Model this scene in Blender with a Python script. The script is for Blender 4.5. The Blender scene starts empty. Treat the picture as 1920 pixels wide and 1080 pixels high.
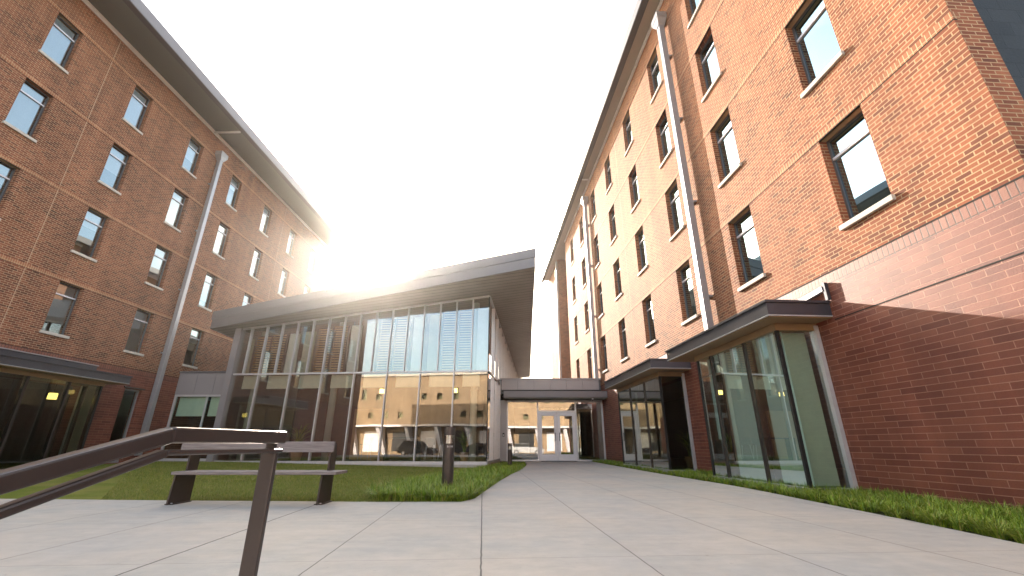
import bpy, math, random
from mathutils import Vector, Matrix
random.seed(7)
C = bpy.context.scene.collection
R_ = math.radians

# ------------------------------------------------------------------ helpers
class MB:
    def __init__(s): s.v=[]; s.f=[]
    def hexa(s,p):
        n=len(s.v); s.v+= [tuple(q) for q in p]
        for f in ((0,3,2,1),(4,5,6,7),(0,1,5,4),(1,2,6,5),(2,3,7,6),(3,0,4,7)): s.f.append(tuple(n+i for i in f))
        return s
    def box(s,x0,x1,y0,y1,z0,z1):
        x0,x1=sorted((x0,x1)); y0,y1=sorted((y0,y1)); z0,z1=sorted((z0,z1))
        return s.hexa([(x0,y0,z0),(x1,y0,z0),(x1,y1,z0),(x0,y1,z0),(x0,y0,z1),(x1,y0,z1),(x1,y1,z1),(x0,y1,z1)])
    def quad(s,a,b,c,d):
        n=len(s.v); s.v+=[tuple(a),tuple(b),tuple(c),tuple(d)]; s.f.append((n,n+1,n+2,n+3)); return s
    def prism(s,poly,z0,z1):
        """poly (x,y) extruded; z0,z1 numbers or functions"""
        n=len(s.v); m=len(poly)
        g0=z0 if callable(z0) else (lambda x,y:z0); g1=z1 if callable(z1) else (lambda x,y:z1)
        s.v+=[(x,y,g0(x,y)) for x,y in poly]+[(x,y,g1(x,y)) for x,y in poly]
        s.f.append(tuple(range(n+m-1,n-1,-1))); s.f.append(tuple(range(n+m,n+2*m)))
        for i in range(m):
            j=(i+1)%m; s.f.append((n+i,n+j,n+m+j,n+m+i))
        return s
    def tube(s,p0,p1,r0,r1=None,k=12,cap=True):
        r1=r0 if r1 is None else r1
        p0=Vector(p0);p1=Vector(p1);d=(p1-p0).normalized()
        a=d.orthogonal().normalized(); b=d.cross(a); n=len(s.v)
        for p,r in ((p0,r0),(p1,r1)):
            for i in range(k):
                t=2*math.pi*i/k; s.v.append(tuple(p+a*math.cos(t)*r+b*math.sin(t)*r))
        for i in range(k):
            j=(i+1)%k; s.f.append((n+i,n+j,n+k+j,n+k+i))
        if cap: s.f.append(tuple(range(n+k-1,n-1,-1))); s.f.append(tuple(range(n+k,n+2*k)))
        return s
    def bar(s,p0,p1,w,h,up=(0,0,1)):
        """rectangular bar from p0 to p1, w sideways, h along up"""
        p0=Vector(p0);p1=Vector(p1);d=(p1-p0).normalized();up=Vector(up)
        a=d.cross(up).normalized()*w/2; b=a.cross(d).normalized()*h/2
        return s.hexa([p0-a-b,p0+a-b,p0+a+b,p0-a+b,p1-a-b,p1+a-b,p1+a+b,p1-a+b])
    def build(s,name,mat,parent=None,bevel=0,smooth=False):
        me=bpy.data.meshes.new(name); me.from_pydata(s.v,[],s.f); me.update()
        o=bpy.data.objects.new(name,me); C.objects.link(o)
        if mat: me.materials.append(mat)
        if parent: o.parent=parent
        if smooth:
            for p in me.polygons: p.use_smooth=True
        if bevel:
            m=o.modifiers.new('bevel','BEVEL'); m.width=bevel; m.segments=2; m.limit_method='ANGLE'
        return o
def tag(o,label=None,cat=None,group=None,kind=None):
    if label: o['label']=label
    if cat: o['category']=cat
    if group: o['group']=group
    if kind: o['kind']=kind
    return o
def empty(name,loc=(0,0,0),rz=0,label=None,cat=None,group=None):
    o=bpy.data.objects.new(name,None); C.objects.link(o); o.location=loc; o.rotation_euler=(0,0,rz); o.empty_display_size=.3
    return tag(o,label,cat,group)
def copy_tree(o,parent=None,dx=(0,0,0)):
    kids=[k for k in o.children]
    c=o.copy(); C.objects.link(c); c.parent=parent; c.location=Vector(o.location)+Vector(dx)
    for ch in kids: copy_tree(ch,c)
    return c

# ------------------------------------------------------------------ materials
def new_mat(name):
    m=bpy.data.materials.new(name); m.use_nodes=True; nt=m.node_tree
    b=nt.nodes['Principled BSDF']; return m,nt,b
def N(nt,t,**kw):
    n=nt.nodes.new(t)
    for k,v in kw.items(): setattr(n,k,v)
    return n
def mth(nt,op,a,b=None,c=None):
    n=N(nt,'ShaderNodeMath',operation=op)
    for i,x in enumerate((a,b,c)):
        if x is None: continue
        if isinstance(x,(int,float)): n.inputs[i].default_value=x
        else: nt.links.new(x,n.inputs[i])
    return n.outputs[0]
def mixc(nt,f,a,b,mode='MIX'):
    n=N(nt,'ShaderNodeMix',data_type='RGBA',blend_type=mode)
    if isinstance(f,(int,float)): n.inputs[0].default_value=f
    else: nt.links.new(f,n.inputs[0])
    for i,x in ((6,a),(7,b)):
        if isinstance(x,tuple): n.inputs[i].default_value=(*x,1)
        else: nt.links.new(x,n.inputs[i])
    return n.outputs[2]
def noise(nt,vec,scale,detail=4,rough=.55,dim='3D'):
    n=N(nt,'ShaderNodeTexNoise'); n.inputs['Scale'].default_value=scale; n.inputs['Detail'].default_value=detail; n.inputs['Roughness'].default_value=rough
    if vec: nt.links.new(vec,n.inputs['Vector'])
    return n.outputs['Fac']
def ramp(nt,f,p0,p1,c0=(0,0,0),c1=(1,1,1)):
    n=N(nt,'ShaderNodeValToRGB'); nt.links.new(f,n.inputs[0])
    e=n.color_ramp.elements; e[0].position=p0; e[1].position=p1; e[0].color=(*c0,1); e[1].color=(*c1,1)
    return n.outputs[0]
def plain(name,col,rough=.6,metal=0,var=.12,scale=6,bump=0,bscale=80,spec=.5):
    m,nt,b=new_mat(name); tc=N(nt,'ShaderNodeTexCoord').outputs['Object']
    nz=noise(nt,tc,scale,5,.6)
    dark=tuple(c*(1-var) for c in col); lite=tuple(min(1,c*(1+var)) for c in col)
    col_=ramp(nt,nz,.3,.7,dark,lite); nt.links.new(col_,b.inputs['Base Color'])
    nt.links.new(mth(nt,'MULTIPLY_ADD',nz,.2,rough-.1),b.inputs['Roughness'])
    b.inputs['Metallic'].default_value=metal; b.inputs['Specular IOR Level'].default_value=spec
    if bump:
        bn=N(nt,'ShaderNodeBump'); bn.inputs['Distance'].default_value=bump; bn.inputs['Strength'].default_value=.6
        nt.links.new(noise(nt,tc,bscale,4),bn.inputs['Height']); nt.links.new(bn.outputs[0],b.inputs['Normal'])
    return m
def brick(name,cols,mortar,bw,rh,ms=.01,swap=False,var=.35,offset=.5,rough=.85,bump=.006,spec=.25):
    m,nt,b=new_mat(name); tc=N(nt,'ShaderNodeTexCoord').outputs['Object']
    sp=N(nt,'ShaderNodeSeparateXYZ'); nt.links.new(tc,sp.inputs[0])
    u=mth(nt,'ADD',sp.outputs[0],sp.outputs[1]); z=sp.outputs[2]
    cb=N(nt,'ShaderNodeCombineXYZ')
    nt.links.new(z if swap else u,cb.inputs[0]); nt.links.new(u if swap else z,cb.inputs[1])
    bt=N(nt,'ShaderNodeTexBrick',offset=offset,squash=1.0); nt.links.new(cb.outputs[0],bt.inputs['Vector'])
    bt.inputs['Scale'].default_value=1; bt.inputs['Brick Width'].default_value=bw; bt.inputs['Row Height'].default_value=rh
    bt.inputs['Mortar Size'].default_value=ms/2; bt.inputs['Mortar Smooth'].default_value=.15; bt.inputs['Bias'].default_value=0
    bt.inputs['Color1'].default_value=(0,0,0,1); bt.inputs['Color2'].default_value=(1,1,1,1); bt.inputs['Mortar'].default_value=(0,0,0,1)
    rp=N(nt,'ShaderNodeValToRGB'); nt.links.new(bt.outputs['Color'],rp.inputs[0])
    e=rp.color_ramp.elements; k=len(cols)
    while len(e)<k: e.new(.5)
    for i,cc in enumerate(cols): e[i].position=i/(k-1); e[i].color=(*cc,1)
    big=noise(nt,tc,.55,3,.6); fine=noise(nt,tc,45,4,.7)
    c1=mixc(nt,var,rp.outputs[0],ramp(nt,big,.3,.7,tuple(x*.6 for x in cols[0]),tuple(min(1,x*1.3) for x in cols[-1])))
    c2=mixc(nt,mth(nt,'MULTIPLY',fine,.55),c1,tuple(x*.45 for x in cols[len(cols)//2]))
    mt=mixc(nt,mth(nt,'MULTIPLY',fine,.5),mortar,tuple(x*.6 for x in mortar))
    wm=N(nt,'ShaderNodeMapping'); wm.inputs['Scale'].default_value=(1.6,1.6,.16); nt.links.new(tc,wm.inputs[0])
    ws=noise(nt,wm.outputs[0],1.1,5,.65); wf=ramp(nt,ws,.35,.68,(.80,.79,.78),(1.08,1.07,1.05))
    base=mixc(nt,1.0,mixc(nt,bt.outputs['Fac'],c2,mt),wf,'MULTIPLY')
    nt.links.new(base,b.inputs['Base Color'])
    b.inputs['Roughness'].default_value=rough; b.inputs['Specular IOR Level'].default_value=spec
    bn=N(nt,'ShaderNodeBump'); bn.inputs['Distance'].default_value=bump; bn.inputs['Strength'].default_value=.8
    nt.links.new(mth(nt,'SUBTRACT',mth(nt,'MULTIPLY',fine,.5),bt.outputs['Fac']),bn.inputs['Height']); nt.links.new(bn.outputs[0],b.inputs['Normal'])
    return m
def glass(name,tint,refl=1.0,base=.06,wav=.0006,wscale=.9,gcol=(1,1,1)):
    m,nt,b=new_mat(name); nt.nodes.remove(b); out=nt.nodes['Material Output']
    tc=N(nt,'ShaderNodeTexCoord').outputs['Object']
    bn=N(nt,'ShaderNodeBump'); bn.inputs['Distance'].default_value=wav; bn.inputs['Strength'].default_value=1
    nt.links.new(noise(nt,tc,wscale,1),bn.inputs['Height'])
    fr=N(nt,'ShaderNodeFresnel'); fr.inputs['IOR'].default_value=1.55
    f=mth(nt,'MINIMUM',mth(nt,'MULTIPLY_ADD',fr.outputs[0],1.5*refl,base),1)
    gl=N(nt,'ShaderNodeBsdfGlossy'); gl.inputs['Roughness'].default_value=0; gl.inputs['Color'].default_value=(*gcol,1); nt.links.new(bn.outputs[0],gl.inputs['Normal'])
    tr=N(nt,'ShaderNodeBsdfTransparent'); tr.inputs['Color'].default_value=(*tint,1)
    mx=N(nt,'ShaderNodeMixShader'); nt.links.new(f,mx.inputs[0]); nt.links.new(tr.outputs[0],mx.inputs[1]); nt.links.new(gl.outputs[0],mx.inputs[2])
    nt.links.new(mx.outputs[0],out.inputs[0]); return m
def emit(name,col,st):
    m,nt,b=new_mat(name); b.inputs['Emission Color'].default_value=(*col,1); b.inputs['Emission Strength'].default_value=st; b.inputs['Base Color'].default_value=(*col,1); return m

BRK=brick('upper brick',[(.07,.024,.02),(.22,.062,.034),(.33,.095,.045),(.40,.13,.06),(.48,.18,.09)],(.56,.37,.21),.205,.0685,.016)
BRKL=brick('shaded upper brick',[(.05,.018,.016),(.16,.046,.028),(.25,.075,.038),(.33,.105,.05),(.40,.15,.08)],(.56,.38,.23),.205,.0685,.015)  # same brick as BRK, the left facade's shade put into darker colours
BRKS=brick('upper soldier brick',[(.33,.12,.06),(.43,.17,.085),(.52,.24,.13)],(.66,.47,.28),.135,.0685,.012,swap=True,offset=0)
BRG=brick('ground floor brick',[(.15,.036,.022),(.21,.056,.032),(.26,.075,.042),(.31,.10,.055)],(.42,.20,.13),.40,.091,.010,var=.25,rough=.58,spec=.5)
BRGS=brick('ground floor soldier brick',[(.24,.07,.04),(.29,.095,.055),(.33,.12,.07)],(.07,.03,.02),.32,.091,.016,swap=True,offset=0,rough=.58,spec=.5)
SLATE=brick('slate shingle',[(.010,.011,.013),(.018,.019,.022),(.03,.031,.034)],(.006,.006,.008),.45,.25,.012,rough=.6,bump=.01)
TAN=brick('tan brick',[(.36,.25,.15),(.44,.31,.19),(.5,.36,.23)],(.46,.37,.26),.3,.1,.01,var=.3)
STONE=plain('sill stone',(.55,.49,.42),.8,0,.1,9,.002,90)
PALE=plain('pale trim metal',(.62,.60,.61),.45,.3,.05)
SILVER=plain('silver mullion',(.62,.59,.60),.4,.35,.05)
ALU=plain('grey aluminium',(.40,.385,.40),.42,.5,.07)
BRONZE=plain('bronze frame',(.055,.045,.04),.4,.5,.1)
FASC=plain('dark grey fascia',(.105,.098,.108),.42,.4,.1,2)
FASCL=plain('grey roof fascia',(.165,.15,.16),.45,.35,.06,1.5)
CAN=plain('canopy metal',(.085,.085,.10),.38,.5,.1,2)
PANEL=plain('grey metal panel',(.33,.30,.305),.45,.3,.05,1.2)
DARKL=plain('dark lip',(.07,.058,.05),.6,.1,.1)
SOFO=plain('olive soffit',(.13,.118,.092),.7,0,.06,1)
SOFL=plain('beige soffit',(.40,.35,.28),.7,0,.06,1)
SOFC=plain('canopy soffit',(.33,.21,.115),.55,.1,.12,1.5)
JOINT=plain('dark joint',(.02,.015,.012),.9)
SEAL=plain('sealant',(.55,.38,.25),.8)
INT=plain('interior wall',(.30,.26,.22),.9,0,.1)
INTD=plain('dark interior wall',(.085,.05,.035),.8,0,.25,1.3)
INTF=plain('interior floor',(.12,.10,.08),.35,0,.15)
BLIND=plain('window blind',(.80,.81,.80),.85,0,.04)
BLINDG=plain('grey green roller shade',(.46,.45,.36),.85,0,.05)
INTR=plain('dim interior wall',(.10,.10,.09),.9,0,.1)
BLINDF=plain('pale front blind',(.74,.80,.76),.85,0,.04)
SHADE=plain('beige roller shade',(.80,.77,.64),.85,0,.04)
COLM=plain('column paint',(.52,.52,.46),.6,0,.04)
WHITE=plain('white door metal',(.72,.69,.71),.4,.1,.04)
RAIL=plain('brown powder coat',(.070,.055,.050),.33,.45,.08,5)
BENCHM=plain('bench brown metal',(.06,.042,.034),.5,.3,.12)
WFR=plain('dark grey window frame',(.14,.13,.13),.4,.4,.1)
TRIM=plain('white trim',(.85,.84,.84),.5,0,.03)
CON_D=plain('concrete plinth',(.42,.38,.34),.85,0,.1)
ASPH=plain('asphalt',(.05,.05,.05),.9,0,.2)
BLK=plain('black metal',(.02,.02,.02),.5,.3)
GWIN=glass('window glass',(.74,.83,.84),.75,.085,.0012,.7,(.31,.45,.51))
GWL=glass('blue window glass',(.86,.92,.94),1.3,.20,.0016,.8,(.9,1.0,1.0))
GPAV=glass('pavilion glass',(.90,.91,.84),1.35,.14,.0018,.7,(1,1,1))
GBAY=glass('bay glass',(.72,.86,.80),.40,.025,.0006,.8,(.85,.97,.95))
GDK=glass('dark bay glass',(.27,.31,.24),.40,.015,.0006,.8,(.9,.97,.92))
GDOOR=glass('door glass',(.75,.8,.74),1.5,.2,.0005,.9)
LAMPY=emit('lit lamp shade',(1,.68,.18),1.6)
LAMPW=emit('bollard lens',(.75,.85,1.0),1.3)

def wood(name,c0,c1):
    m,nt,b=new_mat(name); tc=N(nt,'ShaderNodeTexCoord').outputs['Object']
    mp=N(nt,'ShaderNodeMapping'); mp.inputs['Scale'].default_value=(1.5,30,30); nt.links.new(tc,mp.inputs[0])
    n=noise(nt,mp.outputs[0],2.2,6,.65); nt.links.new(ramp(nt,n,.3,.72,c0,c1),b.inputs['Base Color']); b.inputs['Roughness'].default_value=.7
    bn=N(nt,'ShaderNodeBump'); bn.inputs['Distance'].default_value=.003; nt.links.new(n,bn.inputs['Height']); nt.links.new(bn.outputs[0],b.inputs['Normal'])
    return m
WOODB=wood('weathered bench wood',(.13,.10,.092),(.29,.24,.222))
SLAT=wood('wood slat',(.38,.22,.11),(.55,.34,.18))

def soffit_mat():
    m,nt,b=new_mat('planked soffit'); tc=N(nt,'ShaderNodeTexCoord').outputs['Object']
    sp=N(nt,'ShaderNodeSeparateXYZ'); nt.links.new(tc,sp.inputs[0])
    fr=mth(nt,'FRACT',mth(nt,'DIVIDE',sp.outputs[1],.30))
    ln=mth(nt,'LESS_THAN',mth(nt,'ABSOLUTE',mth(nt,'SUBTRACT',fr,.5)),.045)
    c=ramp(nt,noise(nt,tc,.9,4),.3,.7,(.215,.175,.155),(.27,.22,.195))
    nt.links.new(mixc(nt,ln,c,(.07,.055,.05)),b.inputs['Base Color']); b.inputs['Roughness'].default_value=.5; b.inputs['Metallic'].default_value=.2
    return m
SOFP=soffit_mat()

# R-building frame: local x runs along the facade away from the camera
AZR=-3.67; RX0=6.25
def concrete_mat():
    m,nt,b=new_mat('plaza concrete'); tc=N(nt,'ShaderNodeTexCoord').outputs['Object']
    mp=N(nt,'ShaderNodeMapping',vector_type='POINT'); nt.links.new(tc,mp.inputs[0])
    # into the right facade's frame: x' = along, y' = towards the courtyard
    a=-(R_(90-AZR)); mp.inputs['Rotation'].default_value=(0,0,a)
    lx=Vector((-RX0,0)); ca,sa=math.cos(a),math.sin(a)
    mp.inputs['Location'].default_value=(ca*lx.x-sa*lx.y, sa*lx.x+ca*lx.y,0)
    sp=N(nt,'ShaderNodeSeparateXYZ'); nt.links.new(mp.outputs[0],sp.inputs[0])
    wob=mth(nt,'MULTIPLY_ADD',noise(nt,tc,9,3),.016,-.008)
    def line(src,start,step,w):
        f=mth(nt,'FRACT',mth(nt,'DIVIDE',mth(nt,'SUBTRACT',mth(nt,'ADD',src,wob),start),step))
        d=mth(nt,'MULTIPLY',mth(nt,'MINIMUM',f,mth(nt,'SUBTRACT',1,f)),step)
        return mth(nt,'LESS_THAN',d,w)
    l1=line(sp.outputs[1],4.0+1.11*60-1.11*60,1.115,.0042); l2=line(sp.outputs[0],3.90,1.68,.003)
    # one wider expansion joint
    wide=mth(nt,'LESS_THAN',mth(nt,'ABSOLUTE',mth(nt,'SUBTRACT',mth(nt,'ADD',sp.outputs[1],wob),8.46)),.008)
    wide2=mth(nt,'LESS_THAN',mth(nt,'ABSOLUTE',mth(nt,'SUBTRACT',mth(nt,'ADD',sp.outputs[1],wob),6.23)),.006)
    # slab to slab tone
    fl=N(nt,'ShaderNodeCombineXYZ')
    nt.links.new(mth(nt,'FLOOR',mth(nt,'DIVIDE',mth(nt,'SUBTRACT',sp.outputs[0],3.9),1.68)),fl.inputs[0])
    nt.links.new(mth(nt,'FLOOR',mth(nt,'DIVIDE',mth(nt,'SUBTRACT',sp.outputs[1],4.0),1.115)),fl.inputs[1])
    wn=N(nt,'ShaderNodeTexWhiteNoise',noise_dimensions='3D'); nt.links.new(fl.outputs[0],wn.inputs['Vector'])
    big=noise(nt,tc,.8,6,.62); med=noise(nt,tc,5,6,.7); fine=noise(nt,tc,160,3,.6)
    st=N(nt,'ShaderNodeMapping'); st.inputs['Scale'].default_value=(1.2,6,1); nt.links.new(tc,st.inputs[0])
    streak=noise(nt,st.outputs[0],1.3,5,.65)
    c=ramp(nt,big,.3,.72,(.26,.24,.205),(.57,.515,.43))
    c=mixc(nt,.5,c,ramp(nt,streak,.3,.75,(.27,.265,.255),(.58,.51,.42)))
    c=mixc(nt,mth(nt,'MULTIPLY',wn.outputs[0],.4),c,(.50,.40,.33))
    tint=noise(nt,tc,.55,8,.62)
    c=mixc(nt,.45,c,ramp(nt,tint,.38,.62,(.35,.36,.365),(.60,.50,.395)))
    wear=ramp(nt,noise(nt,st.outputs[0],.55,9,.75),.56,.72)
    c=mixc(nt,mth(nt,'MULTIPLY',wear,.35),c,(.20,.19,.18))
    c=mixc(nt,.25,c,ramp(nt,med,.35,.7,(.26,.25,.23),(.58,.53,.47)))
    c=mixc(nt,mth(nt,'MULTIPLY',ramp(nt,noise(nt,tc,28,2,.5),.70,.74),.35),c,(.12,.11,.10))
    c=mixc(nt,mth(nt,'MULTIPLY',fine,.18),c,(.18,.17,.16))
    anyl=mth(nt,'MAXIMUM',mth(nt,'MAXIMUM',l1,mth(nt,'MULTIPLY',l2,.6)),mth(nt,'MAXIMUM',wide,wide2))
    c=mixc(nt,mth(nt,'MULTIPLY',anyl,.85),c,(.045,.04,.038))
    nt.links.new(c,b.inputs['Base Color']); nt.links.new(mth(nt,'MULTIPLY_ADD',med,.25,.6),b.inputs['Roughness'])
    b.inputs['Specular IOR Level'].default_value=.35
    bn=N(nt,'ShaderNodeBump'); bn.inputs['Distance'].default_value=.002; bn.inputs['Strength'].default_value=.5
    nt.links.new(mth(nt,'SUBTRACT',mth(nt,'ADD',fine,med),mth(nt,'MULTIPLY',anyl,2)),bn.inputs['Height']); nt.links.new(bn.outputs[0],b.inputs['Normal'])
    return m
CONC=concrete_mat()
def grass_mat(name,stops,bump=0):
    m,nt,b=new_mat(name); g=N(nt,'ShaderNodeNewGeometry'); tc=N(nt,'ShaderNodeTexCoord').outputs['Object']
    rp=N(nt,'ShaderNodeValToRGB'); nt.links.new(g.outputs['Random Per Island'],rp.inputs[0])
    e=rp.color_ramp.elements
    while len(e)<len(stops): e.new(.5)
    for i,(p,c) in enumerate(stops): e[i].position=p; e[i].color=(*c,1)
    nz=ramp(nt,noise(nt,tc,1.3,4,.6),.42,.7)
    nt.links.new(mixc(nt,mth(nt,'MULTIPLY',nz,.35),rp.outputs[0],(.17,.15,.03)),b.inputs['Base Color'])
    b.inputs['Roughness'].default_value=.5; b.inputs['Specular IOR Level'].default_value=.3
    b.inputs['Subsurface Weight'].default_value=0
    return m
GR1=grass_mat('liriope blades',[(0,(.07,.13,.012)),(.45,(.17,.28,.02)),(.8,(.32,.42,.035)),(.93,(.36,.38,.07)),(1,(.5,.38,.14))])
GR2=grass_mat('lawn blades',[(0,(.09,.13,.015)),(.45,(.18,.22,.03)),(.8,(.30,.30,.05)),(.92,(.40,.33,.12)),(1,(.30,.20,.09))])
def soil_mat(name,a,b_,c_):
    m,nt,b=new_mat(name); tc=N(nt,'ShaderNodeTexCoord').outputs['Object']
    n1=noise(nt,tc,.7,4,.6); n2=noise(nt,tc,60,5,.7); n3=noise(nt,tc,4.5,5,.7)
    c=ramp(nt,n2,.3,.7,a,b_); c=mixc(nt,mth(nt,'MULTIPLY',ramp(nt,n1,.45,.65),.45),c,c_); c=mixc(nt,mth(nt,'MULTIPLY',ramp(nt,n3,.5,.7),.3),c,tuple(x*.5 for x in a))
    nt.links.new(c,b.inputs['Base Color']); b.inputs['Roughness'].default_value=.95; b.inputs['Specular IOR Level'].default_value=.1
    bn=N(nt,'ShaderNodeBump'); bn.inputs['Distance'].default_value=.02; nt.links.new(n2,bn.inputs['Height']); nt.links.new(bn.outputs[0],b.inputs['Normal'])
    return m
LAWNM=soil_mat('lawn ground',(.10,.13,.018),(.21,.23,.04),(.33,.27,.09))
SOIL=soil_mat('bed soil',(.035,.035,.012),(.06,.075,.02),(.05,.04,.02))

# ------------------------------------------------------------------ ground
def pt(o,az,s,off):
    a=R_(az); return (o[0]+math.sin(a)*s+math.cos(a)*off, o[1]+math.cos(a)*s-math.sin(a)*off)
lot=MB(); lot.quad((-150,-150,-.62),(150,-150,-.62),(150,150,-.62),(-150,150,-.62))
tag(lot.build('ground',ASPH),'dark asphalt ground around the buildings','ground',kind='structure')
LEDGE=[(-18.4,8.05),(-12,7.35),(-7.65,7.11),(-5.11,6.91),(-1.92,6.73),(-.72,6.74),(-.56,7.1),(-.5,7.87),(-.38,9.3),(-.25,10.78),(0,13),(.25,14.79),(.5,17.5),(.64,19.74),(.62,22.24),(.6,23.15)]
REDGE=[(3.9,23.15),(3.98,20),(4.07,16.14),(4.12,14.2),(4.18,12.69),(4.27,11.12),(4.36,9.8),(4.38,8.82),(4.35,7.9),(4.30,7.11),(4.25,5.97),(4.2,4.84),(4.1,3.6),(4.05,1.35)]
poly=LEDGE+REDGE+[(-18.4,1.35)]
p=MB(); p.prism(poly[::-1],-.5,0); plz=tag(p.build('plaza_paving',CONC,bevel=0),'grey concrete plaza and entrance walk with saw-cut joints','paving',kind='structure')
# three shallow steps down behind the viewer and the lower walk
for i in range(3):
    b=MB().box(-18.4,4.05,1.35-.42*(i+1),1.35-.42*i-.002,-.62,-.15*(i+1)); tag(b.build('step',CONC),'broad concrete step below the plaza edge','step',kind='structure')
b=MB().box(-26,16,-19.5,.085,-.62,-.455); tag(b.build('lower_walk',CON_D),'concrete walk at the foot of the steps','walk',kind='structure')
def lawn_z(x,y):
    t=max(0,min(1,(y-7)/12)); sx=max(0,min(1,(-1-x)/11))
    return -.02+t*(-.11*(1-sx)+.10*sx)
def grid(x0,x1,y0,y1,n,m,fz):
    g=MB()
    for j in range(m+1):
        for i in range(n+1):
            x=x0+(x1-x0)*i/n; y=y0+(y1-y0)*j/m; g.v.append((x,y,fz(x,y)))
    for j in range(m):
        for i in range(n):
            a=j*(n+1)+i; g.f.append((a,a+1,a+n+2,a+n+1))
    return g
tag(grid(-21,.9,6.0,26,44,44,lawn_z).build('lawn',LAWNM,smooth=True),'mown green lawn in front of the glass building','lawn',kind='structure')
bed=MB().prism([(3.6,23.1),(4.7,23.1),(6.4,1.4),(3.7,1.4)],-.5,-.02); tag(bed.build('planting_bed',SOIL),'soil strip along the right brick wall','planting bed',kind='structure')

def inpoly(x,y,P):
    c=False; j=len(P)-1
    for i in range(len(P)):
        if (P[i][1]>y)!=(P[j][1]>y) and x<(P[j][0]-P[i][0])*(y-P[i][1])/(P[j][1]-P[i][1])+P[i][0]: c=not c
        j=i
    return c
def blade(mb,x,y,z,h,lean,dirn,w,segs=3):
    dx,dy=math.cos(dirn),math.sin(dirn); px,py=-dy,dx; n=len(mb.v)
    for i in range(segs+1):
        t=i/segs; r=lean*t*t*h; zz=z+h*(t-.42*lean*t*t*t); ww=w*(1-t**1.6*.96)/2
        cx,cy=x+dx*r,y+dy*r
        mb.v.append((cx-px*ww,cy-py*ww,zz)); mb.v.append((cx+px*ww,cy+py*ww,zz))
    for i in range(segs):
        a=n+2*i; mb.f.append((a,a+1,a+3,a+2))
def tufts(P,count,hmin,hmax,nb,zf,bias=None):
    mb=MB(); xs=[q[0] for q in P]; ys=[q[1] for q in P]; k=0; rnd=random.Random(5)
    while k<count:
        y=min(ys)+(max(ys)-min(ys))*rnd.random()**(bias or 1); x=rnd.uniform(min(xs),max(xs))
        if not inpoly(x,y,P): continue
        k+=1; H=rnd.uniform(hmin,hmax)*(1 if y<13 else .9); far=y>12
        for i in range(int(nb*(.55 if far else 1))):
            a=rnd.uniform(0,6.283); r=rnd.random()*.05
            blade(mb,x+math.cos(a)*r,y+math.sin(a)*r,zf(x,y)-.01,H*rnd.uniform(.6,1.1),rnd.uniform(.15,1.25),a+rnd.uniform(-.5,.5),rnd.uniform(.008,.013)*(1.5 if far else 1),3)
    return mb
BEDL=[(-1.95,6.83),(-.74,6.80),(-.60,7.2),(-.54,7.87),(-.42,9.3),(-.29,10.78),(-.04,13),(.21,14.79),(.46,17.5),(.60,19.74),(.58,22.6),(-.5,22.6),(-1.0,18.9),(-1.3,17),(-1.6,13.9),(-2.1,10.8),(-2.3,8.4),(-2.25,7.3)]
tag(tufts(BEDL,1250,.17,.30,44,lawn_z,1.35).build('ornamental_grass',GR1),'arching green lily turf around the bollards left of the walk','ornamental grass',kind='stuff')
def wallx(y): return pt((RX0,0),AZR,y,0)[0]
BEDR=[(x+.05,y) for x,y in REDGE[:-2]]+[(4.17,3.0),(wallx(3)-.05,3.0),(wallx(7.8)-.08,7.75),(wallx(7.8)-.88,7.85),(wallx(11)-.88,11.05),(wallx(11.2)-.05,11.2),(wallx(13.5)-.05,13.4),(wallx(13.5)-.88,13.5),(wallx(18)-.88,18.0),(wallx(18)-.05,18.1),(wallx(22.9)-.1,22.9)]
tag(tufts(BEDR,1500,.12,.22,42,lambda x,y:-.02,1.4).build('ornamental_grass',GR1),'low clumping green grass strip at the foot of the right brick wall','ornamental grass',kind='stuff')
def lawn_blades():
    mb=MB(); rnd=random.Random(3)
    def put(n,y0,y1,h0,h1,w):
        k=0
        while k<n:
            y=y0+(y1-y0)*rnd.random()**1.3; x=rnd.uniform(-.78*y-.6,-.9)
            ledge=6.72+max(0,(-1.9-x))*.068
            if y<ledge+.01 or x<-18.3 or inpoly(x,y,BEDL): continue
            k+=1; blade(mb,x,y,lawn_z(x,y)-.004,rnd.uniform(h0,h1),rnd.uniform(0,.9),rnd.uniform(0,6.28),w*rnd.uniform(.7,1.3),1)
    put(60000,6.7,11,.025,.055,.006); put(42000,10.5,20,.03,.06,.012)
    return mb
tag(lawn_blades().build('lawn_grass',GR2),'short lawn grass with a few dry spots','grass',kind='stuff')

# ------------------------------------------------------------------ brick buildings
def wall_holes(mb,x0,x1,z0,z1,holes,o,dep=.3):
    xs=sorted({x0,x1,*[h[0] for h in holes],*[h[1] for h in holes]}); zs=sorted({z0,z1,*[h[2] for h in holes],*[h[3] for h in holes]})
    xs=[x for x in xs if x0<=x<=x1]; zs=[z for z in zs if z0<=z<=z1]
    for i in range(len(xs)-1):
        for j in range(len(zs)-1):
            cx=(xs[i]+xs[i+1])/2; cz=(zs[j]+zs[j+1])/2
            if any(h[0]<cx<h[1] and h[2]<cz<h[3] for h in holes): continue
            mb.quad((xs[i],0,zs[j]),(xs[i+1],0,zs[j]),(xs[i+1],0,zs[j+1]),(xs[i],0,zs[j+1]))
    for a,b,c,d in holes:
        y=-o*dep
        mb.quad((a,0,c),(a,y,c),(a,y,d),(a,0,d)); mb.quad((b,0,c),(b,y,c),(b,y,d),(b,0,d))
        mb.quad((a,0,d),(b,0,d),(b,y,d),(a,y,d)); mb.quad((a,0,c),(b,0,c),(b,y,c),(a,y,c))
HEADS=[6.16,9.11,12.04,15.0]; WH=1.80

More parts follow.
